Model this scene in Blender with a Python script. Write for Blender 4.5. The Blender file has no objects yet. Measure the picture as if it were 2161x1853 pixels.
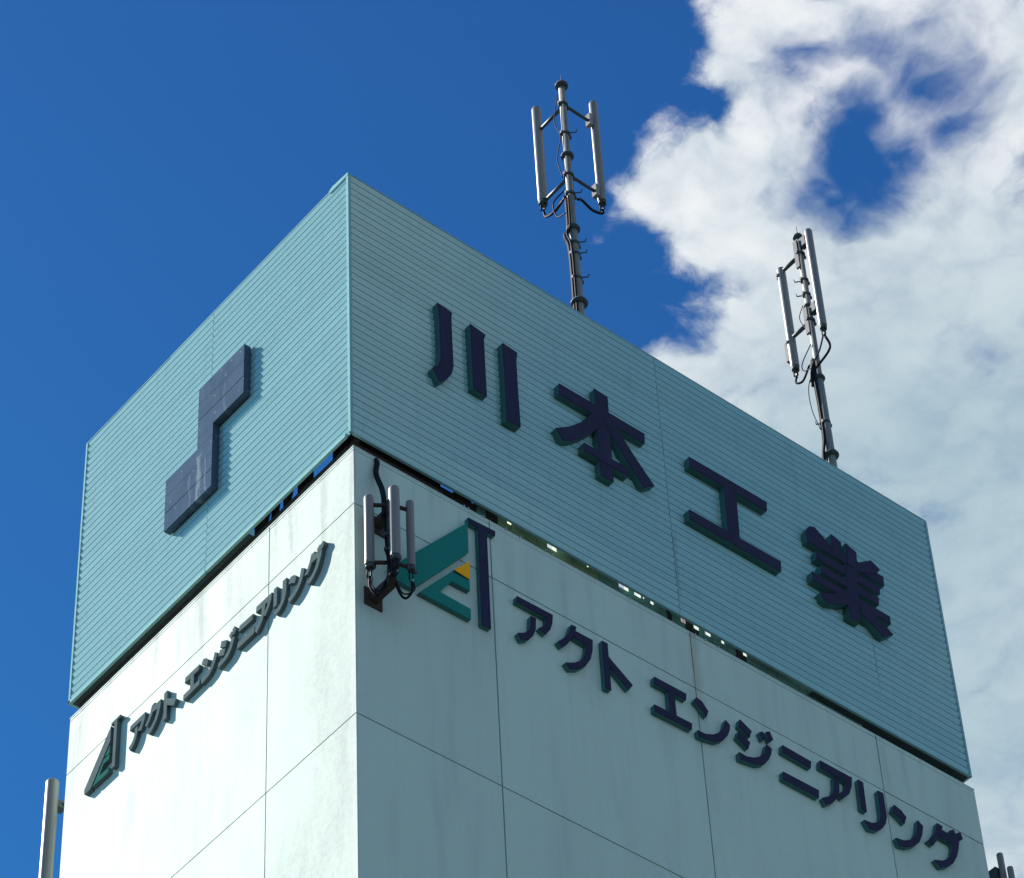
import bpy, bmesh, math, random
from mathutils import Vector, Matrix
random.seed(7)
S = bpy.context.scene
C = S.collection
R = math.radians

# ------------------------------------------------------------------ camera
GROUND = -31.82
cam = bpy.data.cameras.new('camera'); cam_o = bpy.data.objects.new('camera', cam); C.objects.link(cam_o)
cam_o.location = (-17.025, -22.100, -30.219)
cam_o.rotation_euler = (2.3408, 0.0510, -0.6951)
cam.sensor_fit = 'HORIZONTAL'; cam.sensor_width = 36.0
cam.lens = 7127.6 * 36.0 / 2161.0
cam.shift_x = -0.05312; cam.shift_y = 0.17164
cam.clip_start = 0.1; cam.clip_end = 6000
S.camera = cam_o

# ------------------------------------------------------------------ light
SUN = Vector((-1.0, 2.25, 2.05)).normalized()
sun = bpy.data.lights.new('sun', 'SUN'); sun.energy = 5.0; sun.angle = R(0.55); sun.color = (1.0, 0.895, 0.815)
sun_o = bpy.data.objects.new('sun', sun); C.objects.link(sun_o)
sun_o.rotation_euler = SUN.to_track_quat('Z', 'Y').to_euler(); sun_o.location = (-30, 30, 30)
S.view_settings.view_transform = 'Standard'; S.view_settings.look = 'None'
S.view_settings.gamma = 1.0; S.view_settings.use_curve_mapping = False
S.view_settings.exposure = 1.28
S.render.engine = 'CYCLES'; S.cycles.max_bounces = 6; S.cycles.diffuse_bounces = 3; S.cycles.glossy_bounces = 2

# ------------------------------------------------------------------ node helper
class NT:
    def __init__(s, tree): s.t = tree
    def n(s, typ, **kw):
        nd = s.t.nodes.new(typ)
        for k, v in kw.items(): setattr(nd, k, v)
        return nd
    def set(s, sock, v):
        if isinstance(v, bpy.types.NodeSocket): s.t.links.new(v, sock)
        elif v is not None: sock.default_value = v
    def math(s, op, a, b=None, c=None, clamp=False):
        nd = s.n('ShaderNodeMath', operation=op, use_clamp=clamp)
        for i, v in enumerate((a, b, c)):
            if v is not None: s.set(nd.inputs[i], v)
        return nd.outputs[0]
    def vmath(s, op, a, b=None):
        nd = s.n('ShaderNodeVectorMath', operation=op)
        s.set(nd.inputs[0], a)
        if b is not None:
            if op == 'SCALE': s.set(nd.inputs[3], b)
            else: s.set(nd.inputs[1], b)
        return nd.outputs['Value'] if op in ('LENGTH', 'DOT_PRODUCT', 'DISTANCE') else nd.outputs[0]
    def noise(s, vec, scale, detail=4.0, rough=0.5, dist=0.0, color=False, dim='3D'):
        nd = s.n('ShaderNodeTexNoise', noise_dimensions=dim); s.set(nd.inputs['Vector'], vec)
        nd.inputs['Scale'].default_value = scale; nd.inputs['Detail'].default_value = detail
        nd.inputs['Roughness'].default_value = rough; nd.inputs['Distortion'].default_value = dist
        return nd.outputs['Color'] if color else nd.outputs['Fac']
    def ramp(s, v, a, b, lo=0.0, hi=1.0, smooth=True):
        nd = s.n('ShaderNodeMapRange', interpolation_type='SMOOTHSTEP' if smooth else 'LINEAR')
        s.set(nd.inputs[0], v); nd.inputs[1].default_value = a; nd.inputs[2].default_value = b
        nd.inputs[3].default_value = lo; nd.inputs[4].default_value = hi
        return nd.outputs[0]
    def mix(s, f, a, b, mode='MIX'):
        nd = s.n('ShaderNodeMix', data_type='RGBA', blend_type=mode)
        s.set(nd.inputs[0], f)
        for i, v in ((6, a), (7, b)):
            s.set(nd.inputs[i], (*v, 1.0) if isinstance(v, tuple) and len(v) == 3 else v)
        return nd.outputs[2]

# ------------------------------------------------------------------ sky with clouds
W = bpy.data.worlds.new('World'); S.world = W; W.use_nodes = True
t = W.node_tree; t.nodes.clear(); N = NT(t)
sky = N.n('ShaderNodeTexSky', sky_type='NISHITA', sun_disc=False)
sky.sun_elevation = math.asin(SUN.z); sky.sun_rotation = math.atan2(SUN.x, SUN.y)
sky.altitude = 0; sky.air_density = 1.0; sky.dust_density = 0.7; sky.ozone_density = 1.8
tint = N.mix(1.0, sky.outputs[0], (0.155, 0.50, 0.95), 'MULTIPLY')
tc = N.n('ShaderNodeTexCoord')
sep = N.n('ShaderNodeSeparateXYZ'); N.set(sep.inputs[0], tc.outputs['Generated'])
tint = N.mix(N.ramp(sep.outputs[2], 0.30, 0.85, 1.0, 0.0, False), tint, N.mix(1.0, tint, (0.90, 1.50, 1.22), 'MULTIPLY'))     # clearer, deeper blue overhead
dz = N.math('MAXIMUM', sep.outputs[2], 0.06)
comb = N.n('ShaderNodeCombineXYZ')
N.set(comb.inputs[0], N.math('DIVIDE', sep.outputs[0], dz)); N.set(comb.inputs[1], N.math('DIVIDE', sep.outputs[1], dz))
q0 = comb.outputs[0]                                    # a flat cloud layer seen from below
def warp(v, scale, amp, det):
    c = N.vmath('SUBTRACT', N.noise(v, scale, det, 0.5, color=True, dim='2D'), (0.5, 0.5, 0.5))
    return N.vmath('ADD', v, N.vmath('MULTIPLY', c, (amp, amp, 0.0)))
q = warp(warp(q0, 10.0, 0.030, 2.0), 45.0, 0.011, 3.0)
qh = warp(q, 16.0, 0.055, 4.0)
def blob(e, v=None): return N.math('MULTIPLY_ADD', N.vmath('DISTANCE', v or q, (e[0], e[1], 0.0)), -1.0 / e[2], 1.0)
CLOUD = [(0.5608, 0.4847, 0.0301), (0.5669, 0.4995, 0.0243), (0.5892, 0.5079, 0.0227), (0.5881, 0.4692, 0.0406), (0.6168, 0.447, 0.0449), (0.6527, 0.4418, 0.05), (0.5892, 0.5637, 0.0278), (0.5918, 0.5468, 0.0276), (0.6093, 0.5665, 0.0282), (0.6063, 0.5267, 0.0296), (0.6306, 0.5533, 0.0416), (0.6661, 0.5636, 0.0542), (0.6807, 0.5398, 0.0585), (0.6949, 0.5103, 0.0648), (0.6662, 0.5924, 0.0435), (0.6608, 0.6128, 0.0299), (0.6538, 0.6347, 0.0278), (0.7111, 0.5945, 0.0785), (0.7623, 0.5727, 0.1023), (0.8472, 0.634, 0.111), (0.9393, 0.725, 0.1222), (0.6259, 0.4825, 0.0376), (0.6579, 0.4783, 0.0361), (0.715, 0.689, 0.0727), (0.6698, 0.7122, 0.0392), (0.7876, 0.6974, 0.0867), (0.6385, 0.5229, 0.0258)]
HOLES = [(0.6314, 0.5031, 0.0393, 1.7), (0.6447, 0.4914, 0.0275, 1.3), (0.618, 0.5119, 0.0253, 1.2), (0.587, 0.4812, 0.0305, 1.05), (0.6013, 0.4674, 0.0305, 0.9), (0.6311, 0.4642, 0.0373, 1.1), (0.6511, 0.4689, 0.0273, 1.0), (0.5753, 0.4819, 0.0161, 0.6), (0.7387, 0.5406, 0.0172, 0.5), (0.7182, 0.5367, 0.0136, 0.42), (0.6354, 0.5223, 0.015, 0.9), (0.608, 0.4483, 0.0222, 0.7), (0.611, 0.4882, 0.0248, 0.6)]
def merge(L, f):
    r = None
    for e in L:
        b = f(e); r = b if r is None else N.math('SMOOTH_MAX', r, b, 0.22)
    return r
bank = merge(CLOUD, lambda e: N.math('MINIMUM', blob(e), 0.8))
hole = merge(HOLES, lambda e: N.math('MULTIPLY', N.math('MAXIMUM', blob(e, qh), 0.0), e[3]))
far = N.ramp(N.vmath('DISTANCE', q0, (0.62, 0.69, 0.0)), 0.42, 0.75)     # away from this part of the sky: broken cumulus
side = N.ramp(N.vmath('DOT_PRODUCT', q0, (0.55, -0.84, 0.0)), -1.2, 1.2, -0.55, 0.30)      # unseen cloud leaned to the bank's side, put there to brighten the shaded face
field = N.math('ADD', N.math('MULTIPLY_ADD', N.noise(q, 1.6, 3.0, 0.55, dim='2D'), 4.0, -2.15), side)
bank = N.math('ADD', N.math('MULTIPLY', bank, N.math('SUBTRACT', 1.0, far)), N.math('MULTIPLY', field, far))
hole = N.math('MULTIPLY', hole, N.math('SUBTRACT', 1.0, far))
puff = N.math('MULTIPLY_ADD', N.math('ABSOLUTE', N.math('SUBTRACT', N.noise(q, 24.0, 2.0, 0.5, dim='2D'), 0.5)), 3.4, -0.36)
fine = N.math('MULTIPLY_ADD', N.noise(q, 30.0, 7.0, 0.64, dim='2D'), 2.0, -1.0)
broad = N.math('MULTIPLY_ADD', N.noise(q0, 9.0, 2.0, 0.5, dim='2D'), 2.0, -1.0)
edge = N.math('ADD', N.math('MULTIPLY', fine, 0.50), N.math('MULTIPLY', puff, 0.30))
inner = N.ramp(bank, 0.25, 0.75, 1.0, 0.06)
d1 = N.math('ADD', bank, N.math('MULTIPLY', edge, inner))
alpha = N.ramp(d1, -0.05, 0.50)
wisp = N.ramp(N.math('SUBTRACT', hole, N.math('MULTIPLY', edge, 1.0)), -0.15, 1.25)
wisp = N.math('MULTIPLY', wisp, N.ramp(hole, 0.0, 0.22))
alpha = N.math('MULTIPLY', N.math('MULTIPLY', alpha, N.math('SUBTRACT', 1.0, wisp)), 0.98)
light = N.math('ADD', 0.73, N.math('ADD', N.math('MULTIPLY', broad, 0.55), N.math('ADD', N.math('MULTIPLY', puff, 0.20), N.math('MULTIPLY', fine, 0.22))))
light = N.math('ADD', light, N.math('MULTIPLY', N.ramp(d1, 0.0, 0.5), 0.12))
haze = N.ramp(N.vmath('DISTANCE', q0, (0.87, 0.60, 0.0)), 0.11, 0.31, 1.0, 0.0)
light = N.math('ADD', N.math('MULTIPLY', light, N.math('MULTIPLY_ADD', haze, -0.85, 1.0)), N.math('MULTIPLY', haze, 0.17), clamp=True)
ccol = N.mix(light, (0.28, 0.46, 0.54), (0.93, 0.945, 0.96))
bg1 = N.n('ShaderNodeBackground'); N.set(bg1.inputs[0], tint); bg1.inputs[1].default_value = 0.050
bg2 = N.n('ShaderNodeBackground'); N.set(bg2.inputs[0], ccol); bg2.inputs[1].default_value = 0.42
ms = N.n('ShaderNodeMixShader'); N.set(ms.inputs[0], alpha)
t.links.new(bg1.outputs[0], ms.inputs[1]); t.links.new(bg2.outputs[0], ms.inputs[2])
W.cycles.sampling_method = 'NONE'                    # a broad, even sky: bounced rays find it
wo = N.n('ShaderNodeOutputWorld'); t.links.new(ms.outputs[0], wo.inputs[0])

# ------------------------------------------------------------------ materials
MATS = {}
def mat(name, col, rough=0.6, metal=0.0, ior=1.45, var=0.06, scale=3.0, bump=0.0, bscale=60.0, dirt=0.0, dirt_col=(0.05, 0.05, 0.04), island=0.0, spec=0.5, coat=0.0):
    m = bpy.data.materials.new(name); m.use_nodes = True; n = NT(m.node_tree)
    b = m.node_tree.nodes['Principled BSDF']
    geo = n.n('ShaderNodeNewGeometry'); pos = geo.outputs['Position']
    v = n.math('MULTIPLY_ADD', n.noise(pos, scale, 5.0, 0.6), 2 * var, 1.0 - var)
    if island:
        oi = n.n('ShaderNodeObjectInfo')
        v = n.math('MULTIPLY', v, n.math('MULTIPLY_ADD', oi.outputs['Random'], 2 * island, 1.0 - island))
    mul = n.n('ShaderNodeCombineXYZ')
    for i in range(3): n.set(mul.inputs[i], v)
    c = n.mix(1.0, col, mul.outputs[0], 'MULTIPLY')
    if dirt:
        st = n.vmath('MULTIPLY', pos, (5.0, 5.0, 0.7))
        f = n.math('MULTIPLY', n.ramp(n.noise(st, 1.6, 6.0, 0.65), 0.48, 0.78), dirt)
        c = n.mix(f, c, dirt_col)
    n.set(b.inputs['Base Color'], c)
    b.inputs['Roughness'].default_value = rough; b.inputs['Metallic'].default_value = metal; b.inputs['IOR'].default_value = ior
    b.inputs['Specular IOR Level'].default_value = spec
    if coat:
        b.inputs['Coat Weight'].default_value = 1.0; b.inputs['Coat IOR'].default_value = coat; b.inputs['Coat Roughness'].default_value = 0.10
    if bump:
        bp = n.n('ShaderNodeBump'); bp.inputs['Strength'].default_value = bump; bp.inputs['Distance'].default_value = 0.004
        n.set(bp.inputs['Height'], n.noise(pos, bscale, 4.0, 0.6)); m.node_tree.links.new(bp.outputs[0], b.inputs['Normal'])
    MATS[name] = m
    return m

def wall_material():
    m = bpy.data.materials.new('painted_wall'); m.use_nodes = True; n = NT(m.node_tree)
    b = m.node_tree.nodes['Principled BSDF']
    pos = n.n('ShaderNodeNewGeometry').outputs['Position']
    base = (0.52, 0.675, 0.60)
    blotch = n.ramp(n.noise(n.vmath('MULTIPLY', pos, (1.0, 1.0, 0.32)), 1.1, 6.0, 0.62, 0.4), 0.42, 0.68)
    streak = n.ramp(n.noise(n.vmath('MULTIPLY', pos, (1.0, 1.0, 0.10)), 3.0, 5.0, 0.6), 0.46, 0.72)
    speck = n.ramp(n.noise(pos, 17.0, 5.0, 0.72), 0.40, 0.66)
    sp = n.n('ShaderNodeSeparateXYZ'); n.set(sp.inputs[0], pos)
    top = n.ramp(sp.outputs[2], -2.4, -0.25)
    near = n.ramp(sp.outputs[1], 3.4, -0.2)                 # weathering is heaviest by the corner and under the slot
    wx = n.ramp(sp.outputs[0], 0.03, 0.06, 1.0, 0.10)       # only the weather side is stained
    grime = n.math('ADD', n.math('MULTIPLY', blotch, 0.34), n.math('ADD', n.math('MULTIPLY', near, 0.42), n.math('MULTIPLY', n.math('MULTIPLY', streak, top), 0.95)))
    f = n.math('MULTIPLY', n.math('MULTIPLY', grime, n.math('MULTIPLY_ADD', speck, 0.50, 0.72)), wx, clamp=True)
    f = n.math('ADD', f, n.math('ADD', n.math('MULTIPLY', streak, 0.24), n.math('MULTIPLY', blotch, 0.06)), clamp=True)
    c = n.mix(f, base, (0.33, 0.41, 0.385))
    # rust run below the seam in the middle of the wide face
    wob = n.math('MULTIPLY_ADD', n.noise(n.vmath('MULTIPLY', pos, (0, 0, 1)), 2.5, 3.0), 0.16, -0.08)
    dx = n.math('ABSOLUTE', n.math('SUBTRACT', n.math('ADD', sp.outputs[0], wob), 5.50))
    run = n.math('MULTIPLY', n.ramp(dx, 0.02, 0.14, 1.0, 0.0), n.ramp(sp.outputs[2], -2.6, -0.4))
    face = n.ramp(sp.outputs[1], 0.0, 0.05, 1.0, 0.0)
    run = n.math('MULTIPLY', n.math('MULTIPLY', run, face), n.math('MULTIPLY_ADD', n.noise(n.vmath('MULTIPLY', pos, (6, 6, 0.8)), 3.0, 4.0), 0.9, 0.05), clamp=True)
    c = n.mix(n.math('MULTIPLY', run, 0.6), c, (0.30, 0.22, 0.10))
    rnd = n.n('ShaderNodeObjectInfo').outputs['Random']; tone = n.n('ShaderNodeCombineXYZ')
    for i in range(3): n.set(tone.inputs[i], n.math('MULTIPLY_ADD', rnd, 0.07, 0.955))
    c = n.mix(1.0, c, tone.outputs[0], 'MULTIPLY')
    n.set(b.inputs['Base Color'], c); b.inputs['Roughness'].default_value = 0.85
    bp = n.n('ShaderNodeBump'); bp.inputs['Strength'].default_value = 0.5; bp.inputs['Distance'].default_value = 0.006
    n.set(bp.inputs['Height'], n.noise(pos, 38.0, 5.0, 0.65)); m.node_tree.links.new(bp.outputs[0], b.inputs['Normal'])
    return m
M_WALL = wall_material()
M_JOINT = mat('joint_sealant', (0.10, 0.12, 0.115), 0.9)
M_CLAD = mat('cladding_paint', (0.305, 0.555, 0.545), 0.6, var=0.06, scale=1.4, bump=0.06, bscale=5.0, dirt=0.25, dirt_col=(0.18, 0.31, 0.31), island=0.04, spec=0.0, coat=1.6)
def add_run(m):
    n = NT(m.node_tree); b = m.node_tree.nodes['Principled BSDF']; old = b.inputs['Base Color'].links[0].from_socket
    pos = n.n('ShaderNodeNewGeometry').outputs['Position']; sp = n.n('ShaderNodeSeparateXYZ'); n.set(sp.inputs[0], pos)
    wob = n.math('MULTIPLY_ADD', n.noise(n.vmath('MULTIPLY', pos, (0, 0, 1)), 3.0, 3.0), 0.08, -0.04); xx = n.math('ADD', sp.outputs[0], wob)
    f = None
    for x, w, z0, z1, s in ((9.03, 0.035, 0.5, 1.62, 0.42), (5.36, 0.05, 0.0, 1.5, 0.30), (4.1, 0.03, 0.8, 1.7, 0.16), (6.4, 0.03, 0.5, 1.8, 0.14), (2.55, 0.03, 0.6, 1.75, 0.14), (7.9, 0.05, 3.2, 4.95, 0.10)):
        k = n.math('MULTIPLY', n.ramp(n.math('ABSOLUTE', n.math('SUBTRACT', xx, x)), 0.0, w, s, 0.0), n.math('MULTIPLY', n.ramp(sp.outputs[2], z0, z0 + 0.6), n.ramp(sp.outputs[2], z1 - 0.05, z1 + 0.05, 1.0, 0.0)))
        f = k if f is None else n.math('MAXIMUM', f, k)
    n.set(b.inputs['Base Color'], n.mix(f, old, (0.17, 0.15, 0.09)))
add_run(M_CLAD)
M_TRIM = mat('trim_paint', (0.25, 0.47, 0.48), 0.7, var=0.1, dirt=0.3, dirt_col=(0.12, 0.2, 0.2), spec=0.0)
M_BACK = mat('backing_groove_shade', (0.085, 0.18, 0.20), 0.8, spec=0.1)  # backing sheet colour, also the groove shade painted on each board
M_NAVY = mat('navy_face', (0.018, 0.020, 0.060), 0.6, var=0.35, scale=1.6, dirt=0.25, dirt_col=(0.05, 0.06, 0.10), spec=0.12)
M_RETURN = mat('letter_return', (0.055, 0.17, 0.165), 0.6, var=0.12, dirt=0.2, spec=0.15)
M_EMB = mat('emblem_face', (0.068, 0.112, 0.168), 0.8, var=0.28, scale=2.2, dirt=0.5, dirt_col=(0.09, 0.14, 0.19), spec=0.0)
def add_drips(m):
    n = NT(m.node_tree); b = m.node_tree.nodes['Principled BSDF']; old = b.inputs['Base Color'].links[0].from_socket
    pos = n.n('ShaderNodeNewGeometry').outputs['Position']; sp = n.n('ShaderNodeSeparateXYZ'); n.set(sp.inputs[0], pos)
    wob = n.math('MULTIPLY_ADD', n.noise(n.vmath('MULTIPLY', pos, (0, 1, 0.35)), 7.0, 4.0, 0.6), 0.24, -0.12)
    yy = n.math('ADD', sp.outputs[1], wob)
    f = None
    for y, w, zt, s in ((3.10, 0.07, 2.16, 0.50), (2.93, 0.03, 2.02, 0.35), (3.30, 0.03, 1.95, 0.28), (2.55, 0.04, 3.1, 0.14)):
        k = n.math('MULTIPLY', n.ramp(n.math('ABSOLUTE', n.math('SUBTRACT', yy, y)), 0.0, w, s, 0.0), n.ramp(sp.outputs[2], zt - 0.06, zt + 0.02, 1.0, 0.0))
        f = k if f is None else n.math('MAXIMUM', f, k)
    spk = n.ramp(n.noise(pos, 21.0, 1.0), 0.735, 0.76, 0.0, 0.8)
    n.set(b.inputs['Base Color'], n.mix(n.math('MAXIMUM', f, spk), old, (0.28, 0.36, 0.38)))
add_drips(M_EMB)
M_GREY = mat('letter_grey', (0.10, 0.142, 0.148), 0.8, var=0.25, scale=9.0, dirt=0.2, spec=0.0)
M_GREEN = mat('logo_green', (0.006, 0.205, 0.175), 0.6, var=0.05, spec=0.1)
M_DGREEN = mat('dark_green', (0.03, 0.12, 0.105), 0.8, var=0.2, spec=0.0)  # darker green for the left-face logo
M_AMBER = mat('logo_amber', (0.98, 0.46, 0.008), 0.6, var=0.03, spec=0.1)
M_RUST = mat('rusty_steel', (0.045, 0.032, 0.026), 0.8, var=0.35, scale=9.0, bump=0.5)
M_DARK = mat('soffit_slot_shade', (0.05, 0.075, 0.08), 0.8, var=0.3, scale=5.0, spec=0.1)  # soffit colour, also the painted shade along the slot
M_OLIVE = mat('olive_steel', (0.30, 0.44, 0.25), 0.6, var=0.35, scale=6.0, dirt=0.5)
M_DECK = mat('green_steel', (0.17, 0.36, 0.31), 0.6, var=0.3, scale=5.0, dirt=0.4)
M_POLE = mat('galvanised_pole', (0.20, 0.22, 0.20), 0.55, 0.2, var=0.2, scale=8.0, dirt=0.3, dirt_col=(0.08, 0.07, 0.05))
M_FLANGE = mat('flange_steel', (0.05, 0.075, 0.085), 0.6, 0.2, var=0.25, scale=9.0)
M_RADOME = mat('radome_grey', (0.205, 0.205, 0.195), 0.36, var=0.06, dirt=0.15, dirt_col=(0.2, 0.2, 0.18))
M_CABLE = mat('black_cable', (0.010, 0.013, 0.015), 0.7, spec=0.15)
M_TIP = mat('bright_connector', (0.75, 0.75, 0.72), 0.25, 0.9)
M_CONC = mat('roof_concrete', (0.22, 0.22, 0.21), 0.9, var=0.2)
M_GROUND = mat('street_asphalt', (0.060, 0.068, 0.066), 0.9, var=0.25, scale=0.3)

# ------------------------------------------------------------------ geometry helpers
def obj(name, bm, m, parent=None, **props):
    me = bpy.data.meshes.new(name)
    bmesh.ops.recalc_face_normals(bm, faces=bm.faces[:]); bm.to_mesh(me); bm.free()
    me.materials.append(m)
    o = bpy.data.objects.new(name, me); C.objects.link(o)
    if parent is not None:
        o.parent = parent
        o.location = -Vector(parent_world(parent))       # meshes are written in world metres
    for k, v in props.items(): o[k] = v
    return o
def parent_world(p):
    v = Vector(p.location)
    return v + parent_world(p.parent) if p.parent else v
def thing(name, loc, label, cat, group=None):
    e = bpy.data.objects.new(name, None); C.objects.link(e); e.location = loc; e.empty_display_size = 0.2
    e['label'] = label; e['category'] = cat
    if group: e['group'] = group
    return e
def box(bm, a, b):
    x0, y0, z0 = a; x1, y1, z1 = b
    v = [bm.verts.new(p) for p in ((x0,y0,z0),(x1,y0,z0),(x1,y1,z0),(x0,y1,z0),(x0,y0,z1),(x1,y0,z1),(x1,y1,z1),(x0,y1,z1))]
    for f in ((0,3,2,1),(4,5,6,7),(0,1,5,4),(1,2,6,5),(2,3,7,6),(3,0,4,7)): bm.faces.new([v[i] for i in f])
def boxes(*L):
    bm = bmesh.new()
    for a, b in L: box(bm, a, b)
    return bm
def prism(bm, pts, f0, f1):
    """closed prism between two maps of the same outline"""
    a = [bm.verts.new(f0(p)) for p in pts]; b = [bm.verts.new(f1(p)) for p in pts]
    bm.faces.new(a); bm.faces.new(b[::-1])
    for i in range(len(pts)):
        j = (i + 1) % len(pts); bm.faces.new((a[j], a[i], b[i], b[j]))
def frame_of(d):
    d = d.normalized(); u = d.cross(Vector((0, 0, 1)))
    if u.length < 1e-3: u = d.cross(Vector((1, 0, 0)))
    u.normalize(); return u, d.cross(u).normalized()
def tube(bm, pts, r, seg=10, cap=True):
    pts = [Vector(p) for p in pts]; rs = r if isinstance(r, (list, tuple)) else [r] * len(pts)
    rings = []
    u = None
    for i, p in enumerate(pts):
        d = (pts[min(i + 1, len(pts) - 1)] - pts[max(i - 1, 0)])
        d.normalize()
        if u is None: u, w = frame_of(d)
        else:
            u = (u - d * u.dot(d)); u.normalize(); w = d.cross(u)
        rings.append([bm.verts.new(p + (u * math.cos(2 * math.pi * k / seg) + w * math.sin(2 * math.pi * k / seg)) * rs[i]) for k in range(seg)])
    for a, b in zip(rings, rings[1:]):
        for k in range(seg):
            f = bm.faces.new((a[k], a[(k + 1) % seg], b[(k + 1) % seg], b[k])); f.smooth = True
    if cap: bm.faces.new(rings[0][::-1]); bm.faces.new(rings[-1])
def spline(P, n=8):
    P = [Vector(p) for p in P]; Q = [2 * P[0] - P[1]] + P + [2 * P[-1] - P[-2]]; out = []
    for i in range(1, len(Q) - 2):
        for k in range(n):
            s = k / n; a, b, c, d = Q[i - 1:i + 3]
            out.append(0.5 * ((2 * b) + (c - a) * s + (2 * a - 5 * b + 4 * c - d) * s * s + (3 * b - a - 3 * c + d) * s ** 3))
    out.append(P[-1]); return out
def tube_obj(name, pts, r, m, parent, seg=10, smooth=False, **props):
    bm = bmesh.new(); tube(bm, spline(pts) if smooth else pts, r, seg); return obj(name, bm, m, parent, **props)

# ------------------------------------------------------------------ ground
bm = bmesh.new(); v = [bm.verts.new(p) for p in ((-2500,-2500,GROUND),(2500,-2500,GROUND),(2500,2500,GROUND),(-2500,2500,GROUND))]; bm.faces.new(v)
g = obj('ground', bm, M_GROUND); g['kind'] = 'structure'

# ------------------------------------------------------------------ the tower
WX, WY, VR, VL, ZT = 0.026, -0.020, 10.609, 6.066, -0.262
TH = 0.10
tower = thing('office_tower', (0, 0, GROUND), 'tall pale office tower with large flat wall panels, stained on its sunny side', 'building')
zs = [ZT, -1.239, -4.619]
while zs[-1] - 3.38 > GROUND + 0.6: zs.append(zs[-1] - 3.38)
zs.append(GROUND)
J = 0.009
xs = [WX, 2.133, 5.447, 8.757, VR]; ys = [WY, 1.688, VL]
for r in range(len(zs) - 1):
    z1 = zs[r] - (J if r else 0); z0 = zs[r + 1] + (J if r + 2 < len(zs) else 0)
    for i in range(len(xs) - 1):
        x0 = xs[i] + (J if i else 0); x1 = xs[i + 1] - (J if i + 2 < len(xs) else 0)
        out = random.uniform(-0.0015, 0.0015)
        bm = bmesh.new()
        foot = [(x0, WY), (x1, WY), (x1, WY + TH), (x0 + (TH if i == 0 else 0), WY + TH)]
        prism(bm, foot, lambda p: (p[0], p[1] + (out if i else 0), z0), lambda p: (p[0], p[1] + (out if i else 0), z1))
        obj('wall_panel', bm, M_WALL, tower)
    for i in range(len(ys) - 1):
        y0 = ys[i] + (J if i else 0); y1 = ys[i + 1] - (J if i + 2 < len(ys) else 0)
        bm = bmesh.new()
        foot = [(WX, y0), (WX + TH, y0 + (TH if i == 0 else 0)), (WX + TH, y1), (WX, y1)]
        prism(bm, foot, lambda p: (p[0], p[1], z0), lambda p: (p[0], p[1], z1))
        obj('wall_panel', bm, M_WALL, tower)
obj('core', boxes(((WX + 0.018, WY + 0.018, GROUND + 0.01), (VR - 0.004, VL - 0.004, ZT - 0.02))), M_JOINT, tower)
obj('rear_wall', boxes(((WX + TH + 0.002, VL - 0.003, GROUND), (VR, VL + 0.004, ZT)), ((VR - 0.003, WY + TH + 0.002, GROUND), (VR + 0.004, VL - 0.005, ZT))), M_WALL, tower)
bm = bmesh.new()
box(bm, (WX - 0.004, WY - 0.004, ZT + 0.001), (VR + 0.006, WY + 0.16, ZT + 0.022)); box(bm, (WX - 0.004, WY + 0.161, ZT + 0.001), (WX + 0.16, VL + 0.004, ZT + 0.022))
obj('parapet_cap', bm, M_WALL, tower)
bm = boxes(((WX - 0.0025, WY - 0.0025, ZT - 0.050), (VR, WY + 0.012, ZT - 0.046)), ((WX - 0.0025, WY + 0.0125, ZT - 0.050), (WX + 0.012, VL, ZT - 0.046)))
obj('drip_line', bm, M_JOINT, tower)
obj('roof_slab', boxes(((WX + 0.2, WY + 0.2, ZT - 0.019), (VR - 0.05, VL - 0.05, ZT - 0.008))), M_CONC, tower)

# ------------------------------------------------------------------ rooftop sign box
H, WR, WL = 5.0, 10.633, 6.087
sign = thing('rooftop_sign', (0, 0, ZT + 0.022), 'large open-topped box of pale blue-green horizontal boards standing on the tower roof', 'sign box')
NP = 38; PITCH = H / NP; GR = 0.006; CL = 0.022
def plank_mesh(L):
    """one board 1 pitch high, length L along +X, front towards -Y, rolled edges"""
    bm = bmesh.new(); h = PITCH
    # leans out at the top; a dark strip (3 faces) paints the groove's shade
    prof = [(CL + 0.006, GR), (0.0195, GR), (0.0165, GR + 0.004), (-0.0065, h - GR - 0.0105), (-0.0095, h - GR - 0.0075), (-0.0095, h - GR - 0.001), (-0.0045, h - GR), (CL + 0.006, h - GR)]  # lean shaped so the boards catch less sun
    prism(bm, prof, lambda p: (0.0, p[0], p[1]), lambda p: (L, p[0], p[1]))
    bmesh.ops.recalc_face_normals(bm, faces=bm.faces[:])
    for f in bm.faces:
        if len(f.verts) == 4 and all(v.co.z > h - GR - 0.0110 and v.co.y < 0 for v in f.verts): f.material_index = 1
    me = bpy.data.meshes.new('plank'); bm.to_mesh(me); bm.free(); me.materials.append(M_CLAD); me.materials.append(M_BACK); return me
def plank(me, x, y, z, rz):
    o = bpy.data.objects.new('plank', me); C.objects.link(o); o.parent = sign
    o.location = Vector((x, y, z)) - Vector(sign.location); o.rotation_euler = (random.uniform(-0.005, 0.005), 0, rz)
SEAM_R, SEAM_L = 5.334, 3.028
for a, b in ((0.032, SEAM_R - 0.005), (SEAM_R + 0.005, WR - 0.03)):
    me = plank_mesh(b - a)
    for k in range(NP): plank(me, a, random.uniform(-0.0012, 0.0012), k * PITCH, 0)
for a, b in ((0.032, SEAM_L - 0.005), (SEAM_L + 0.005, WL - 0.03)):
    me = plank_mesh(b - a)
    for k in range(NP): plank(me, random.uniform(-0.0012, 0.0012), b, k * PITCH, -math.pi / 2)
obj('backing_sheet', boxes(((0.028, 0.0245, 0.0), (WR - 0.02, 0.030, H - 0.01))), M_BACK, sign)
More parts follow.
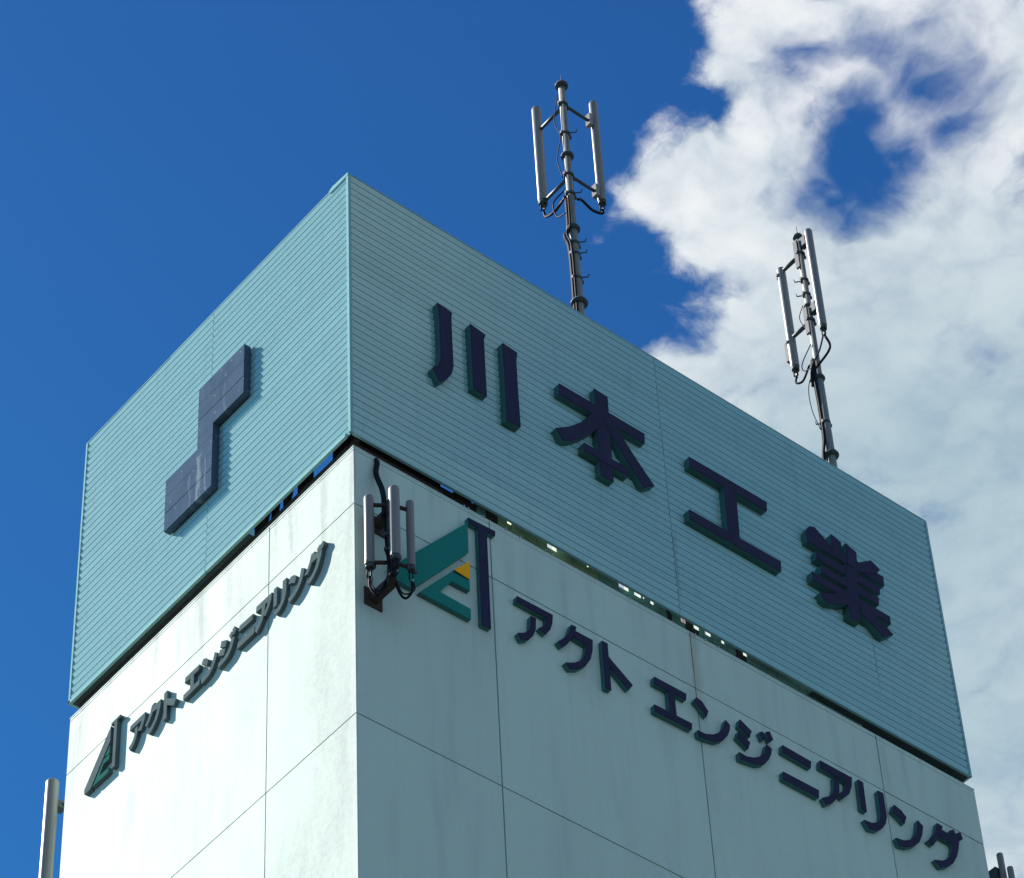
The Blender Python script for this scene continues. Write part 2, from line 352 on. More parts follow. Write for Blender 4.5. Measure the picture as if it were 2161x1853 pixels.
obj('backing_sheet', boxes(((0.0245, 0.0305, 0.0), (0.030, WL - 0.02, H - 0.01))), M_BACK, sign)
obj('rear_panel', boxes(((0.03, WL - 0.03, 0), (WR - 0.03, WL, H))), M_CLAD, sign)
obj('rear_panel', boxes(((WR - 0.028, 0.03, 0), (WR, WL - 0.031, H))), M_CLAD, sign)
# corner posts, coping, bottom flashing
obj('corner_trim', boxes(((-0.010, -0.010, 0.012), (0.034, 0.012, H + 0.002)), ((-0.010, 0.0125, 0.012), (0.012, 0.034, H + 0.002))), M_TRIM, sign)
obj('corner_trim', boxes(((-0.010, WL - 0.034, 0.0), (0.012, WL + 0.003, H + 0.002))), M_TRIM, sign)
obj('corner_trim', boxes(((WR - 0.034, -0.010, 0.0), (WR + 0.003, 0.012, H + 0.002))), M_TRIM, sign)
cx = [0.0065, 1.9, 3.72, 5.5, 7.3, 9.05, WR + 0.004]
for a, b in zip(cx, cx[1:]):
    w = random.uniform(-0.004, 0.005)
    obj('coping', boxes(((a, -0.0105 + w * 0.3, H - 0.012), (b - 0.004, 0.06, H + 0.008 + w))), M_TRIM, sign)
cy = [0.412, 2.2, 4.05, WL + 0.004]
for a, b in zip(cy, cy[1:]):
    w = random.uniform(-0.004, 0.006)
    obj('coping', boxes(((-0.0105 + w * 0.3, a, H - 0.012), (0.06, b - 0.004, H + 0.006 + w))), M_TRIM, sign)
bm = bmesh.new(); prism(bm, [(-0.007, H - 0.04), (0.39, H - 0.035), (0.41, H + 0.012), (0.33, H + 0.045), (-0.007, H + 0.016)], lambda p: (-0.014, p[0], p[1]), lambda p: (0.006, p[0], p[1]))
obj('coping', bm, M_TRIM, sign)
obj('bottom_flashing', boxes(((-0.010, 0.10, -0.004), (0.03, SEAM_L - 0.02, 0.055)), ((-0.010, SEAM_L, -0.004), (0.03, WL + 0.002, 0.055))), M_TRIM, sign)
obj('bottom_flashing', boxes(((0.04, -0.005, -0.003), (WR + 0.002, 0.03, 0.022))), M_TRIM, sign)

obj('soffit', boxes(((7.7, 0.031, 0.003), (WR - 0.03, 0.40, 0.011)), ((WR - 0.40, 0.401, 0.003), (WR - 0.03, WL - 0.04, 0.011))), M_DARK, sign)
obj('soffit', boxes(((0.031, 2.15, 0.003), (0.40, WL - 0.031, 0.011))), M_DARK, sign)
# steel frame in the slot between box and tower
zb = ZT + 0.022
def beam(x0, x1, z0, z1, m, y=0.11, d=0.07): return obj('beam', boxes(((x0, y, z0), (x1, y + d, z1))), m, sign)
def beamy(y0, y1, z0, z1, m, x=0.11, d=0.07): return obj('beam', boxes(((x, y0, z0), (x + d, y1, z1))), m, sign)
beam(0.11, 1.5, zb + 0.012, -0.012, M_RUST, 0.10, 0.10); beam(1.51, 4.2, -0.085, -0.012, M_OLIVE, 0.16, 0.04); beam(4.21, WR - 0.1, -0.085, -0.012, M_DECK, 0.16, 0.04); beam(1.51, WR - 0.1, zb + 0.012, -0.086, M_DARK, 0.165, 0.04)  # the dark lowest beam is added as the slot's line of shade
beamy(0.21, WL - 0.1, zb + 0.012, -0.012, M_RUST, 0.10, 0.10)
beam(0.16, 1.46, -0.010, 0.30, M_RUST, 0.13)
OPEN_R = [(1.48, 1.74, 0.088), (1.98, 2.06, 0.098), (2.20, 2.22, 0.108), (2.38, 2.40, 0.103), (2.55, 2.61, 0.093), (2.84, 2.86, 0.108), (3.02, 3.04, 0.098), (3.20, 3.36, 0.063), (3.62, 3.64, 0.103), (3.86, 3.89, 0.108), (4.05, 4.07, 0.098), (4.39, 4.56, 0.068), (4.66, 4.76, 0.073), (4.80, 4.83, 0.093), (4.94, 4.99, 0.078),
          (5.10, 5.12, 0.098), (5.20, 5.22, 0.093), (5.27, 5.30, 0.078), (5.46, 5.53, 0.058), (5.60, 5.61, 0.098), (5.68, 5.76, 0.068), (5.87, 5.96, 0.073), (5.98, 6.0, 0.093), (6.15, 6.20, 0.078), (6.24, 6.26, 0.093), (6.40, 6.41, 0.098), (6.55, 6.60, 0.078), (6.85, 6.87, 0.098), (7.12, 7.15, 0.098), (7.42, 7.44, 0.103)]
x = 1.47
for a, b, ht in OPEN_R:
    m = (M_OLIVE if 2.2 < x < 4.0 else M_DECK) if random.random() < 0.8 else M_RUST
    beam(x, a, -0.010, 0.30, m, 0.12 + random.uniform(-0.01, 0.01)); beam(a + 0.001, b - 0.001, -0.010, ht, m, 0.125, 0.05); x = b
beam(x, 8.7, -0.010, 0.0025, M_DECK, 0.13); beam(x, 7.68, 0.0026, 0.30, M_DECK, 0.13); beam(7.69, 8.7, 0.012, 0.30, M_DECK, 0.13)
OPEN_L = [(0.16, 0.33), (0.37, 0.46), (0.52, 1.00), (1.24, 1.50), (1.54, 1.73), (1.79, 1.99)]
y = 0.05
for a, b in OPEN_L:
    beamy(y, a, -0.010, 0.32, M_RUST, 0.12); y = b
beamy(y, 2.14, -0.010, 0.32, M_RUST, 0.12)
for a, b in ((0.95, 1.26), (1.50, 1.36), (1.98, 1.84), (1.72, 1.66)):
    tube_obj('brace', [(0.15, a, -0.02), (0.15, b, 0.34)], 0.028, M_RUST, sign, 6)
for px, py in ((0.2, 0.3), (3.6, 0.3), (7.0, 0.3), (10.3, 0.3), (0.2, 3.0), (0.2, 5.8), (3.6, 5.8), (7.0, 5.8), (10.3, 5.8), (10.3, 3.0)):
    obj('post', boxes(((px - 0.06, py - 0.06, ZT - 0.006), (px + 0.06, py + 0.06, H - 0.15))), M_RUST, sign)
for zz in (1.2, 2.6, 4.0):
    obj('girt', boxes(((0.1, 0.026, zz), (WR - 0.1, 0.10, zz + 0.08))), M_RUST, sign)
    obj('girt', boxes(((0.026, 0.101, zz), (0.10, WL - 0.1, zz + 0.08))), M_RUST, sign)
# bright stubs added as glints on the tower edge below the slot
for bx in (1.72, 1.79, 2.02, 2.38, 2.62, 3.02, 3.14, 4.42, 5.53, 5.70, 5.93):
    tube_obj('glint_stub', [(bx, WY - 0.003, ZT + 0.012), (bx, WY - 0.028, ZT + 0.010)], 0.009, M_TIP, sign, 6)

# ------------------------------------------------------------------ letters
TR = {'big':{'kawa':[[[1.358,3.268],[1.602,3.228],[1.583,3.132],[1.583,2.701],[1.587,2.172],[1.55,2.002],[1.473,1.853],[1.358,1.718],[1.238,1.913],[1.323,2.018],[1.367,2.148],[1.381,2.295],[1.38,2.963]],[[1.899,3.223],[2.155,3.181],[2.123,3.074],[2.122,2.536],[2.124,1.961],[1.904,1.986],[1.902,2.492]],[[2.441,3.219],[2.691,3.195],[2.665,3.014],[2.664,2.369],[2.671,1.738],[2.438,1.721],[2.447,2.543]]],'hon':[[[3.403,3.075],[4.898,3.067],[4.882,2.862],[3.382,2.858]],[[4.037,3.398],[4.269,3.375],[4.26,2.893],[4.245,1.712],[4.026,1.713],[4.021,2.736]],[[4.082,3.073],[3.905,2.78],[3.732,2.525],[3.529,2.312],[3.284,2.124],[3.394,1.959],[3.559,2.056],[3.76,2.251],[3.929,2.456],[4.102,2.709],[4.196,2.986]],[[4.225,3.06],[4.377,2.849],[4.703,2.425],[4.985,2.101],[4.794,1.949],[4.545,2.262],[4.297,2.595],[4.159,2.827]],[[3.765,2.156],[4.54,2.146],[4.527,1.995],[3.747,1.994]]],'kou':[[[5.707,3.14],[7.134,3.146],[7.113,2.95],[5.699,2.945]],[[6.324,3.058],[6.545,3.048],[6.502,1.926],[6.288,1.927]],[[5.594,2.038],[7.255,2.053],[7.237,1.85],[5.587,1.847]]],'gyou':[[[7.852,3.006],[9.341,3.01],[9.329,2.811],[7.859,2.818]],[[7.935,3.16],[8.041,3.211],[8.359,2.989],[8.207,2.927],[7.857,3.009]],[[8.368,3.267],[8.552,3.211],[8.523,2.823],[8.335,2.828]],[[8.638,3.249],[8.842,3.19],[8.809,2.818],[8.621,2.823]],[[8.847,2.988],[9.123,3.199],[9.29,3.112],[9.191,2.965],[8.784,2.766]],[[8.011,2.719],[9.221,2.728],[9.198,2.564],[7.987,2.551]],[[8.057,2.466],[9.164,2.48],[9.138,2.318],[8.037,2.304]],[[7.858,2.219],[9.33,2.212],[9.326,2.055],[7.844,2.052]],[[8.558,2.785],[8.775,2.797],[8.696,1.729],[8.484,1.727]],[[7.959,1.877],[8.214,1.991],[8.472,2.208],[8.593,2.164],[8.505,1.962],[8.303,1.833],[8.11,1.758],[8.0,1.772]],[[8.743,2.122],[9.094,1.996],[9.338,1.864],[9.139,1.695],[8.924,1.825],[8.724,1.91]]]},'small':{'a':[[[2.458,-1.419],[3.026,-1.41],[3.009,-1.565],[2.969,-1.693],[2.889,-1.82],[2.786,-1.768],[2.862,-1.697],[2.907,-1.606],[2.92,-1.528],[2.444,-1.521]],[[2.662,-1.638],[2.742,-1.638],[2.729,-1.82],[2.682,-1.962],[2.607,-2.074],[2.493,-2.155],[2.437,-2.053],[2.541,-1.993],[2.61,-1.912],[2.646,-1.833]]],'ku':[[[3.323,-1.402],[3.403,-1.396],[3.388,-1.474],[3.335,-1.61],[3.235,-1.784],[3.141,-1.888],[3.08,-1.826],[3.186,-1.708],[3.267,-1.575]],[[3.37,-1.478],[3.66,-1.475],[3.644,-1.667],[3.601,-1.831],[3.51,-1.998],[3.398,-2.118],[3.255,-2.201],[3.178,-2.128],[3.327,-2.046],[3.444,-1.938],[3.51,-1.813],[3.542,-1.702],[3.554,-1.62],[3.357,-1.609]]],'to':[[[3.816,-1.393],[3.91,-1.389],[3.909,-2.183],[3.816,-2.194]],[[3.888,-1.603],[4.28,-1.894],[4.203,-2.013],[3.908,-1.778]]],'e':[[[4.664,-1.528],[5.198,-1.526],[5.182,-1.641],[4.648,-1.652]],[[4.884,-1.605],[4.984,-1.603],[4.989,-2.042],[4.877,-2.05]],[[4.618,-2.026],[5.241,-2.007],[5.229,-2.124],[4.612,-2.145]]],'n':[[[5.373,-1.484],[5.467,-1.512],[5.558,-1.631],[5.516,-1.743],[5.415,-1.629],[5.331,-1.572]],[[5.335,-2.066],[5.461,-2.063],[5.594,-2.002],[5.709,-1.906],[5.8,-1.775],[5.85,-1.614],[5.917,-1.665],[5.903,-1.766],[5.85,-1.888],[5.754,-2.021],[5.64,-2.107],[5.487,-2.148],[5.343,-2.166]]],'ji':[[[6.114,-1.459],[6.302,-1.562],[6.253,-1.694],[6.075,-1.593]],[[6.066,-1.689],[6.249,-1.785],[6.203,-1.914],[6.021,-1.814]],[[6.441,-1.503],[6.507,-1.462],[6.553,-1.551],[6.493,-1.616]],[[6.568,-1.429],[6.63,-1.391],[6.677,-1.513],[6.612,-1.576]],[[6.026,-2.067],[6.142,-2.075],[6.275,-2.031],[6.404,-1.94],[6.488,-1.825],[6.544,-1.662],[6.628,-1.692],[6.603,-1.799],[6.547,-1.922],[6.448,-2.056],[6.334,-2.125],[6.179,-2.157],[6.031,-2.184]]],'ni':[[[6.841,-1.509],[7.342,-1.525],[7.316,-1.657],[6.818,-1.639]],[[6.788,-1.989],[7.413,-1.981],[7.39,-2.125],[6.768,-2.125]]],'a2':[[[7.513,-1.414],[8.081,-1.416],[8.047,-1.595],[7.98,-1.751],[7.844,-1.903],[7.763,-1.849],[7.864,-1.768],[7.936,-1.664],[7.962,-1.556],[7.494,-1.55]],[[7.73,-1.596],[7.823,-1.598],[7.799,-1.791],[7.741,-1.942],[7.637,-2.082],[7.51,-2.178],[7.462,-2.08],[7.582,-1.996],[7.671,-1.89],[7.716,-1.768]]],'ri':[[[8.194,-1.383],[8.284,-1.388],[8.272,-1.903],[8.178,-1.906]],[[8.544,-1.394],[8.647,-1.389],[8.647,-1.792],[8.605,-1.934],[8.529,-2.049],[8.421,-2.15],[8.277,-2.195],[8.193,-2.077],[8.333,-2.058],[8.446,-1.993],[8.513,-1.904],[8.536,-1.794]]],'n2':[[[8.828,-1.493],[8.951,-1.525],[9.034,-1.605],[8.981,-1.74],[8.859,-1.662],[8.771,-1.629]],[[8.764,-2.091],[8.908,-2.065],[9.037,-1.989],[9.131,-1.886],[9.198,-1.753],[9.251,-1.545],[9.339,-1.604],[9.296,-1.77],[9.222,-1.928],[9.105,-2.063],[8.962,-2.158],[8.803,-2.207]]],'gu':[[[9.631,-1.398],[9.735,-1.403],[9.694,-1.524],[9.607,-1.679],[9.481,-1.857],[9.386,-1.824],[9.497,-1.701],[9.581,-1.559]],[[9.679,-1.476],[9.856,-1.486],[10.025,-1.49],[9.985,-1.666],[9.924,-1.829],[9.821,-2.001],[9.706,-2.113],[9.561,-2.2],[9.458,-2.116],[9.61,-2.056],[9.732,-1.969],[9.823,-1.835],[9.873,-1.678],[9.848,-1.635],[9.627,-1.636]],[[9.865,-1.41],[9.947,-1.355],[9.989,-1.453],[9.908,-1.527]],[[10.007,-1.379],[10.074,-1.34],[10.104,-1.439],[10.023,-1.513]]]}}
def map_right(base, d): return lambda p: (p[0], base - d, p[1])
def map_left(base, d): return lambda p: (base - d, p[0], p[1])
JOINED = {'hon': [[0, 1, 2, 3, 4]], 'kou': [[0, 1, 2]], 'gyou': [list(range(11))], 'ku': [[0, 1]], 'to': [[0, 1]], 'e': [[0, 1, 2]], 'gu': [[0, 1], [2], [3]]}
def inflate(P, d):
    n = len(P); A = sum(P[i][0] * P[(i + 1) % n][1] - P[(i + 1) % n][0] * P[i][1] for i in range(n)); s = 1 if A > 0 else -1; out = []
    for i in range(n):
        a, b, c = Vector(P[i - 1]), Vector(P[i]), Vector(P[(i + 1) % n])
        e1 = (b - a).normalized(); e2 = (c - b).normalized(); n1 = Vector((e1.y, -e1.x)) * s; n2 = Vector((e2.y, -e2.x)) * s
        m = n1 + n2; k = max(0.5, m.dot(n1)); out.append(tuple(b + m * (d / k)))
    return out
def letter(name, key, polys, mapper, base, depth, face_m, label, group, cat='sign letter', side_m=None):
    zmin = min(p[1] for P in polys for p in P); umin = sum(p[0] for P in polys for p in P) / sum(len(P) for P in polys)
    th = thing(name, mapper(base, 0)((umin, zmin)), label, cat, group)
    for idx in JOINED.get(key, [[i] for i in range(len(polys))]):
        bb = bmesh.new(); bf = bmesh.new()
        for i in idx:
            e = 0.0016 * i; P = polys[i]
            prism(bb, P, mapper(base, -0.004), mapper(base, depth - 0.008 + e)); prism(bf, P, mapper(base, depth - 0.008 + e), mapper(base, depth + e))
        st = obj('stroke', bb, side_m or M_RETURN, th); obj('face', bf, face_m, st)
    return th
BIG = [('kawa', 'large navy raised character of three upright strokes, nearest the tower corner'),
       ('hon', 'large navy raised character like a tree with a crossbar, second on the sign box'),
       ('kou', 'large navy raised character like a capital I, third on the sign box'),
       ('gyou', 'large dense many-stroke navy raised character at the far right of the sign box')]
for k, lab in BIG: letter('sign_character', k, TR['big'][k], map_right, 0.0, 0.11, M_NAVY, lab, 'large characters on the sign box')
SM = ['a', 'ku', 'to', 'e', 'n', 'ji', 'ni', 'a2', 'ri', 'n2', 'gu']
ORD = ['first', 'second', 'third', 'fourth', 'fifth', 'sixth', 'seventh', 'eighth', 'ninth', 'tenth', 'eleventh and last']
DESC = {'a': 'hooked bar over a curved leg', 'ku': 'open hook with a left stroke', 'to': 'upright with a branch to the right', 'e': 'shape like a capital I',
        'n': 'dot over a rising sweep', 'ji': 'two dashes, two ticks and a sweep', 'ni': 'two level bars', 'a2': 'hooked bar over a curved leg', 'ri': 'short and long upright', 'n2': 'dot over a rising sweep', 'gu': 'hook with two ticks'}
for i, k in enumerate(SM):
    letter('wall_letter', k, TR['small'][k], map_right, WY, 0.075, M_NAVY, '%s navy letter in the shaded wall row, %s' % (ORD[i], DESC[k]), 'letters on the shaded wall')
def left_y(x): return 3.357 - (0.52 if x > 4.612 else 0.54) * (x - 4.612)
def left_z(z): return -1.949 + 0.554 * (z + 2.145)
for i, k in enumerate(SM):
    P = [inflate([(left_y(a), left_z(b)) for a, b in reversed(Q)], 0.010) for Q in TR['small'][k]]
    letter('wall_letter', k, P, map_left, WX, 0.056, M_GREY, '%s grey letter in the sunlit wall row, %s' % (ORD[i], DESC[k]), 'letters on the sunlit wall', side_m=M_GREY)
LOGO = {'panel': [(1.722, -0.586), (1.718, -1.108), (0.835, -2.252), (0.53, -2.252), (0.51, -2.08)],
        'arrow': [(0.933, -2.25), (1.438, -1.604), (1.716, -1.604), (1.712, -1.768), (1.436, -1.772), (1.246, -2.06), (1.714, -2.072), (1.710, -2.25)],
        'triangle': [(1.724, -1.267), (1.720, -1.572), (1.481, -1.545)],
        'bar': [(1.735, -0.49), (2.165, -0.47), (2.158, -0.557), (2.026, -0.565), (2.019, -2.225), (1.878, -2.235), (1.888, -0.574), (1.735, -0.58)]}
def logo(mapper, base, fx, fz, depth, sides, label, mats):
    th = thing('company_logo', mapper(base, 0)((fx(1.3), fz(-2.25))), label, 'logo')
    for k in ('panel', 'arrow', 'triangle', 'bar'):
        P = [(fx(a), fz(b)) for a, b in LOGO[k]]
        bb = bmesh.new(); prism(bb, P, mapper(base, -0.004), mapper(base, depth - 0.008)); bf = bmesh.new(); prism(bf, P, mapper(base, depth - 0.008), mapper(base, depth))
        f = obj({'panel': 'slanted_panel', 'arrow': 'arrow_panel', 'triangle': 'triangle', 'bar': 'letter_bar'}[k], bf, mats[k], th)
        obj('return', bb, sides, f)
    return th
logo(map_right, WY, lambda x: x, lambda z: z, 0.07, M_RETURN, 'green angular logo with amber triangle and navy bar on the shaded wall', {'panel': M_GREEN, 'arrow': M_GREEN, 'triangle': M_AMBER, 'bar': M_NAVY})
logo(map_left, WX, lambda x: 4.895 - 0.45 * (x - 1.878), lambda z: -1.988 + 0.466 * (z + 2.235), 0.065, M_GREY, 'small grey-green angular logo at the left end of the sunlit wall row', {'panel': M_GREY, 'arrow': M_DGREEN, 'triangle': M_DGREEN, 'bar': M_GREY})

# zigzag emblem on the sunny side of the box: built from stacked face panels
emb = thing('zigzag_emblem', (0, 2.96, 1.30), 'large dark blue zigzag emblem with panel seams and pale drips on the sunny box side', 'emblem')
EP = [(2.125, 3.47), (2.125, 2.52), (2.80, 2.52), (2.80, 1.335), (3.85, 1.335), (3.85, 2.303), (3.145, 2.303), (3.145, 3.47)]
bm = bmesh.new(); prism(bm, EP, lambda p: (-0.004, p[0], p[1]), lambda p: (-0.100, p[0], p[1])); obj('return', bm, M_EMB, emb)
s = 0.004
for y0, y1, z0, z1 in ((2.125, 3.145, 3.155 + s, 3.47), (2.125, 3.145, 2.84 + s, 3.155 - s), (2.125, 3.145, 2.52, 2.84 - s), (2.80, 3.145, 2.303 + s, 2.52 - s),
                       (2.80, 3.85, 1.98 + s, 2.303 - s), (2.80, 3.85, 1.66 + s, 1.98 - s), (2.80, 3.85, 1.335, 1.66 - s)):
    obj('face_panel', boxes(((-0.111 + random.uniform(-0.002, 0.002), y0, z0), (-0.099, y1, z1))), M_EMB, emb)
# ------------------------------------------------------------------ antennas
def antenna(parent, top, L, r, cap_m=None, bottom=True):
    x, y, z = top
    a = tube_obj('panel_antenna', [(x, y, z - L), (x, y, z - L + 0.012), (x, y, z - 0.03), (x, y, z - 0.008), (x, y, z)], [r * 0.97, r, r, r * 0.95, r * 0.75], M_RADOME, parent, 20)
    if bottom:
        tube_obj('end_cap', [(x, y, z - L - 0.07), (x, y, z - L + 0.004)], r * 0.9, M_FLANGE, a, 14)
        for k in range(3):
            an = k * 2.1 + 0.4; dx, dy = math.cos(an) * r * 0.5, math.sin(an) * r * 0.5
            tube_obj('connector', [(x + dx, y + dy, z - L - 0.22), (x + dx, y + dy, z - L - 0.069)], r * 0.16, M_TIP if k == 0 else M_CABLE, a, 8)
    return a
def flange(parent, x, y, z, r, h=0.10):
    h *= 0.85; f = bmesh.new(); tube(f, [(x, y, z - h / 2), (x, y, z - h * 0.12), (x, y, z - h * 0.119), (x, y, z + h * 0.12), (x, y, z + h * 0.121), (x, y, z + h / 2)], [r * 0.86, r * 0.95, r, r, r * 0.95, r * 0.86], 18)
    return obj('flange', f, M_FLANGE, parent)
def clamp(parent, x, y, z, r):
    f = bmesh.new(); tube(f, [(x, y, z - 0.022), (x, y, z + 0.022)], r + 0.016, 14)
    box(f, (x - r - 0.040, y - 0.018, z - 0.028), (x - r - 0.014, y + 0.018, z + 0.028)); box(f, (x + r + 0.014, y - 0.018, z - 0.028), (x + r + 0.05, y + 0.018, z + 0.028))
    return obj('clamp', f, M_FLANGE, parent)

def mast_one():
    X, Y = 4.945, 1.0
    m = thing('antenna_mast', (X, Y, ZT), 'tall flanged mast with two tube antennas against clear blue sky', 'antenna mast', 'masts on the roof')
    k = 0.975
    zt, z2, z3, z4 = 11.97, 10.22, 8.49, 6.82
    tube_obj('pole', [(X, Y, ZT), (X, Y, z4), (X, Y, z3), (X, Y, z3 + 0.01), (X, Y, zt)], [0.066, 0.066, 0.060, 0.056, 0.052], M_POLE, m, 18)
    for z, r in ((z4, 0.128), (z3, 0.104), (z2, 0.100), (zt, 0.102)): flange(m, X, Y, z, r, 0.10)
    tube_obj('finial', [(X, Y, zt), (X, Y, zt + 0.28)], [0.010, 0.004], M_FLANGE, m, 6)
    LA = (X, Y + 0.61, 12.02); RA = (X + 0.645, Y, 12.05)
    antenna(m, LA, 2.28, 0.076); antenna(m, RA, 2.42, 0.068)
    for z in (11.45, 9.72):
        clamp(m, X, Y, z + 0.03, 0.062)
        tube_obj('arm', [(X, Y + 0.05, z), (X, LA[1] - 0.07, z)], 0.030, M_FLANGE, m, 8)
        tube_obj('arm', [(X + 0.05, Y, z + 0.05), (RA[0] - 0.07, Y, z + 0.05)], 0.027, M_FLANGE, m, 8)
        obj('bracket', boxes(((RA[0] - 0.15, Y - 0.05, z - 0.06), (RA[0] - 0.08, Y + 0.05, z + 0.20))), M_RADOME, m)
    for z in (10.75, 9.30, 7.9, 7.35, 8.15): 
        clamp(m, X, Y, z, 0.060)
        tube_obj('step_bolt', [(X - 0.02, Y - 0.02, z), (X + 0.10, Y - 0.13, z + 0.01), (X + 0.11, Y - 0.14, z + 0.07)], 0.011, M_FLANGE, m, 6)
    zbL = LA[2] - 2.28 - 0.2; zbR = RA[2] - 2.42 - 0.2
    tube_obj('cable', [(X, LA[1], zbL), (X + 0.02, LA[1] - 0.02, zbL - 0.16), (X, LA[1] - 0.22, zbL - 0.27), (X, Y + 0.22, zbL - 0.22), (X - 0.09, Y + 0.02, zbL - 0.34)], 0.022, M_CABLE, m, 8, True)
    tube_obj('cable', [(RA[0], Y, zbR), (RA[0] - 0.02, Y, zbR - 0.10), (RA[0] - 0.22, Y, zbR - 0.17), (X + 0.2, Y - 0.03, zbR - 0.14), (X + 0.06, Y - 0.09, zbR - 0.28)], 0.022, M_CABLE, m, 8, True)
    tube_obj('cable', [(X - 0.06, Y + 0.06, 9.42), (X - 0.10, Y + 0.28, 9.30), (X - 0.06, Y + 0.26, 9.0), (X - 0.08, Y + 0.05, 8.86)], 0.012, M_CABLE, m, 6, True)
    for i, (dx, dy) in enumerate(((-0.072, 0.02), (-0.060, 0.05), (-0.072, -0.03))):
        tube_obj('cable', [(X + dx, Y + dy, 9.2), (X + dx * 1.2, Y + dy, 8.5), (X + dx * 1.9, Y + dy + 0.03, 8.30), (X + dx * 1.15, Y + dy, 7.9), (X + dx * 1.15, Y + dy, 6.0)], 0.017, M_CABLE, m, 6, True)
    tube_obj('cable', [(X - 0.08, Y + 0.03, 11.7), (X - 0.10, Y + 0.12, 11.1), (X - 0.07, Y + 0.04, 10.7), (X - 0.09, Y + 0.13, 10.2), (X - 0.08, Y + 0.05, 9.7)], 0.008, M_CABLE, m, 5, True)
    return m
mast_one()
def mast_two():
    X, Y = 9.93, 1.0
    m = thing('antenna_mast', (X, Y, ZT), 'slender mast with one offset tube antenna and tangled cables, in front of white cloud', 'antenna mast', 'masts on the roof')
    zt, z2, z3, z4 = 11.98, 10.26, 8.57, 6.83
    tube_obj('pole', [(X, Y, ZT), (X, Y, z4), (X, Y, z3), (X, Y, z3 + 0.01), (X, Y, zt)], [0.062, 0.062, 0.056, 0.050, 0.046], M_POLE, m, 18)
    for z, r in ((z4, 0.118), (z3, 0.088), (z2, 0.084), (zt, 0.085)): flange(m, X, Y, z, r, 0.10)
    tube_obj('finial', [(X, Y, zt), (X, Y, zt + 0.30)], [0.010, 0.004], M_FLANGE, m, 6)
    LA = (X, Y + 0.46, 11.62); RA = (X, Y - 0.235, 11.93)
    antenna(m, LA, 2.38, 0.070); antenna(m, RA, 2.34, 0.064)
    for z in (11.55, 9.92):
        tube_obj('arm', [(X, Y, z), (X, Y + 0.56, z)], 0.036, M_FLANGE, m, 8); clamp(m, X, Y, z, 0.060); clamp(m, X, LA[1] + 0.03, z - 0.10, 0.05)
    obj('mount_channel', boxes(((X - 0.085, Y - 0.02, 11.20), (X - 0.05, Y + 0.06, 11.85))), M_FLANGE, m)
    obj('mount_channel', boxes(((X - 0.085, Y - 0.02, 9.60), (X - 0.05, Y + 0.06, 10.2))), M_FLANGE, m)
    obj('bracket', boxes(((X - 0.04, LA[1] - 0.02, 9.45), (X + 0.04, LA[1] + 0.13, 9.88))), M_FLANGE, m)
    for z in (11.75, 10.13): obj('bracket', boxes(((X - 0.05, RA[1] + 0.06, z - 0.10), (X + 0.05, Y - 0.05, z + 0.10))), M_FLANGE, m)
    for z in (10.9, 10.55, 7.55): 
        clamp(m, X, Y, z, 0.052)
        tube_obj('step_bolt', [(X, Y, z), (X - 0.10, Y + 0.12, z + 0.01), (X - 0.11, Y + 0.13, z + 0.07)], 0.011, M_FLANGE, m, 6)
    zl = LA[2] - 2.38 - 0.2; zr = RA[2] - 2.34 - 0.2
    tube_obj('cable', [(X, LA[1], zl), (X - 0.02, LA[1] + 0.01, zl - 0.17), (X, LA[1] - 0.12, zl - 0.22), (X, Y + 0.16, zl - 0.02), (X - 0.08, Y + 0.04, zl - 0.20)], 0.018, M_CABLE, m, 8, True)
    tube_obj('cable', [(X - 0.06, Y + 0.02, 9.35), (X - 0.05, Y + 0.26, 9.12), (X - 0.04, Y + 0.26, 8.95), (X - 0.09, Y + 0.04, 8.80)], 0.010, M_CABLE, m, 6, True)
    tube_obj('cable', [(X, RA[1], zr), (X + 0.06, RA[1] - 0.02, zr - 0.28), (X - 0.02, Y - 0.05, zr - 0.55), (X - 0.11, Y + 0.05, zr - 0.75), (X - 0.10, Y + 0.08, zr - 1.0)], 0.020, M_CABLE, m, 8, True)
    tube_obj('cable', [(X, RA[1] + 0.03, zr), (X - 0.04, RA[1] + 0.12, zr - 0.3), (X - 0.11, Y + 0.02, zr - 0.6), (X - 0.12, Y + 0.09, zr - 0.9)], 0.014, M_CABLE, m, 8, True)
    for dx, dy, r in ((-0.068, 0.02, 0.022), (-0.060, 0.055, 0.020), (-0.04, 0.07, 0.016)):
        tube_obj('cable', [(X + dx, Y + dy, 9.0), (X + dx * 1.3, Y + dy, 8.45), (X + dx * 1.05, Y + dy, 7.9), (X + dx * 1.15, Y + dy, 7.2), (X + dx * 1.8, Y + dy + 0.03, 6.7), (X + dx, Y + dy, 6.0)], r, M_CABLE, m, 6, True)
    tube_obj('cable', [(X - 0.08, Y + 0.05, 8.75), (X - 0.10, Y + 0.17, 8.4), (X - 0.10, Y + 0.16, 7.9), (X - 0.09, Y + 0.06, 7.4)], 0.008, M_CABLE, m, 5, True)
    tube_obj('cable', [(X - 0.07, Y + 0.05, 10.3), (X - 0.08, Y + 0.15, 10.1), (X - 0.07, Y + 0.12, 9.9), (X - 0.07, Y + 0.03, 9.7)], 0.008, M_CABLE, m, 5, True)
    return m
mast_two()

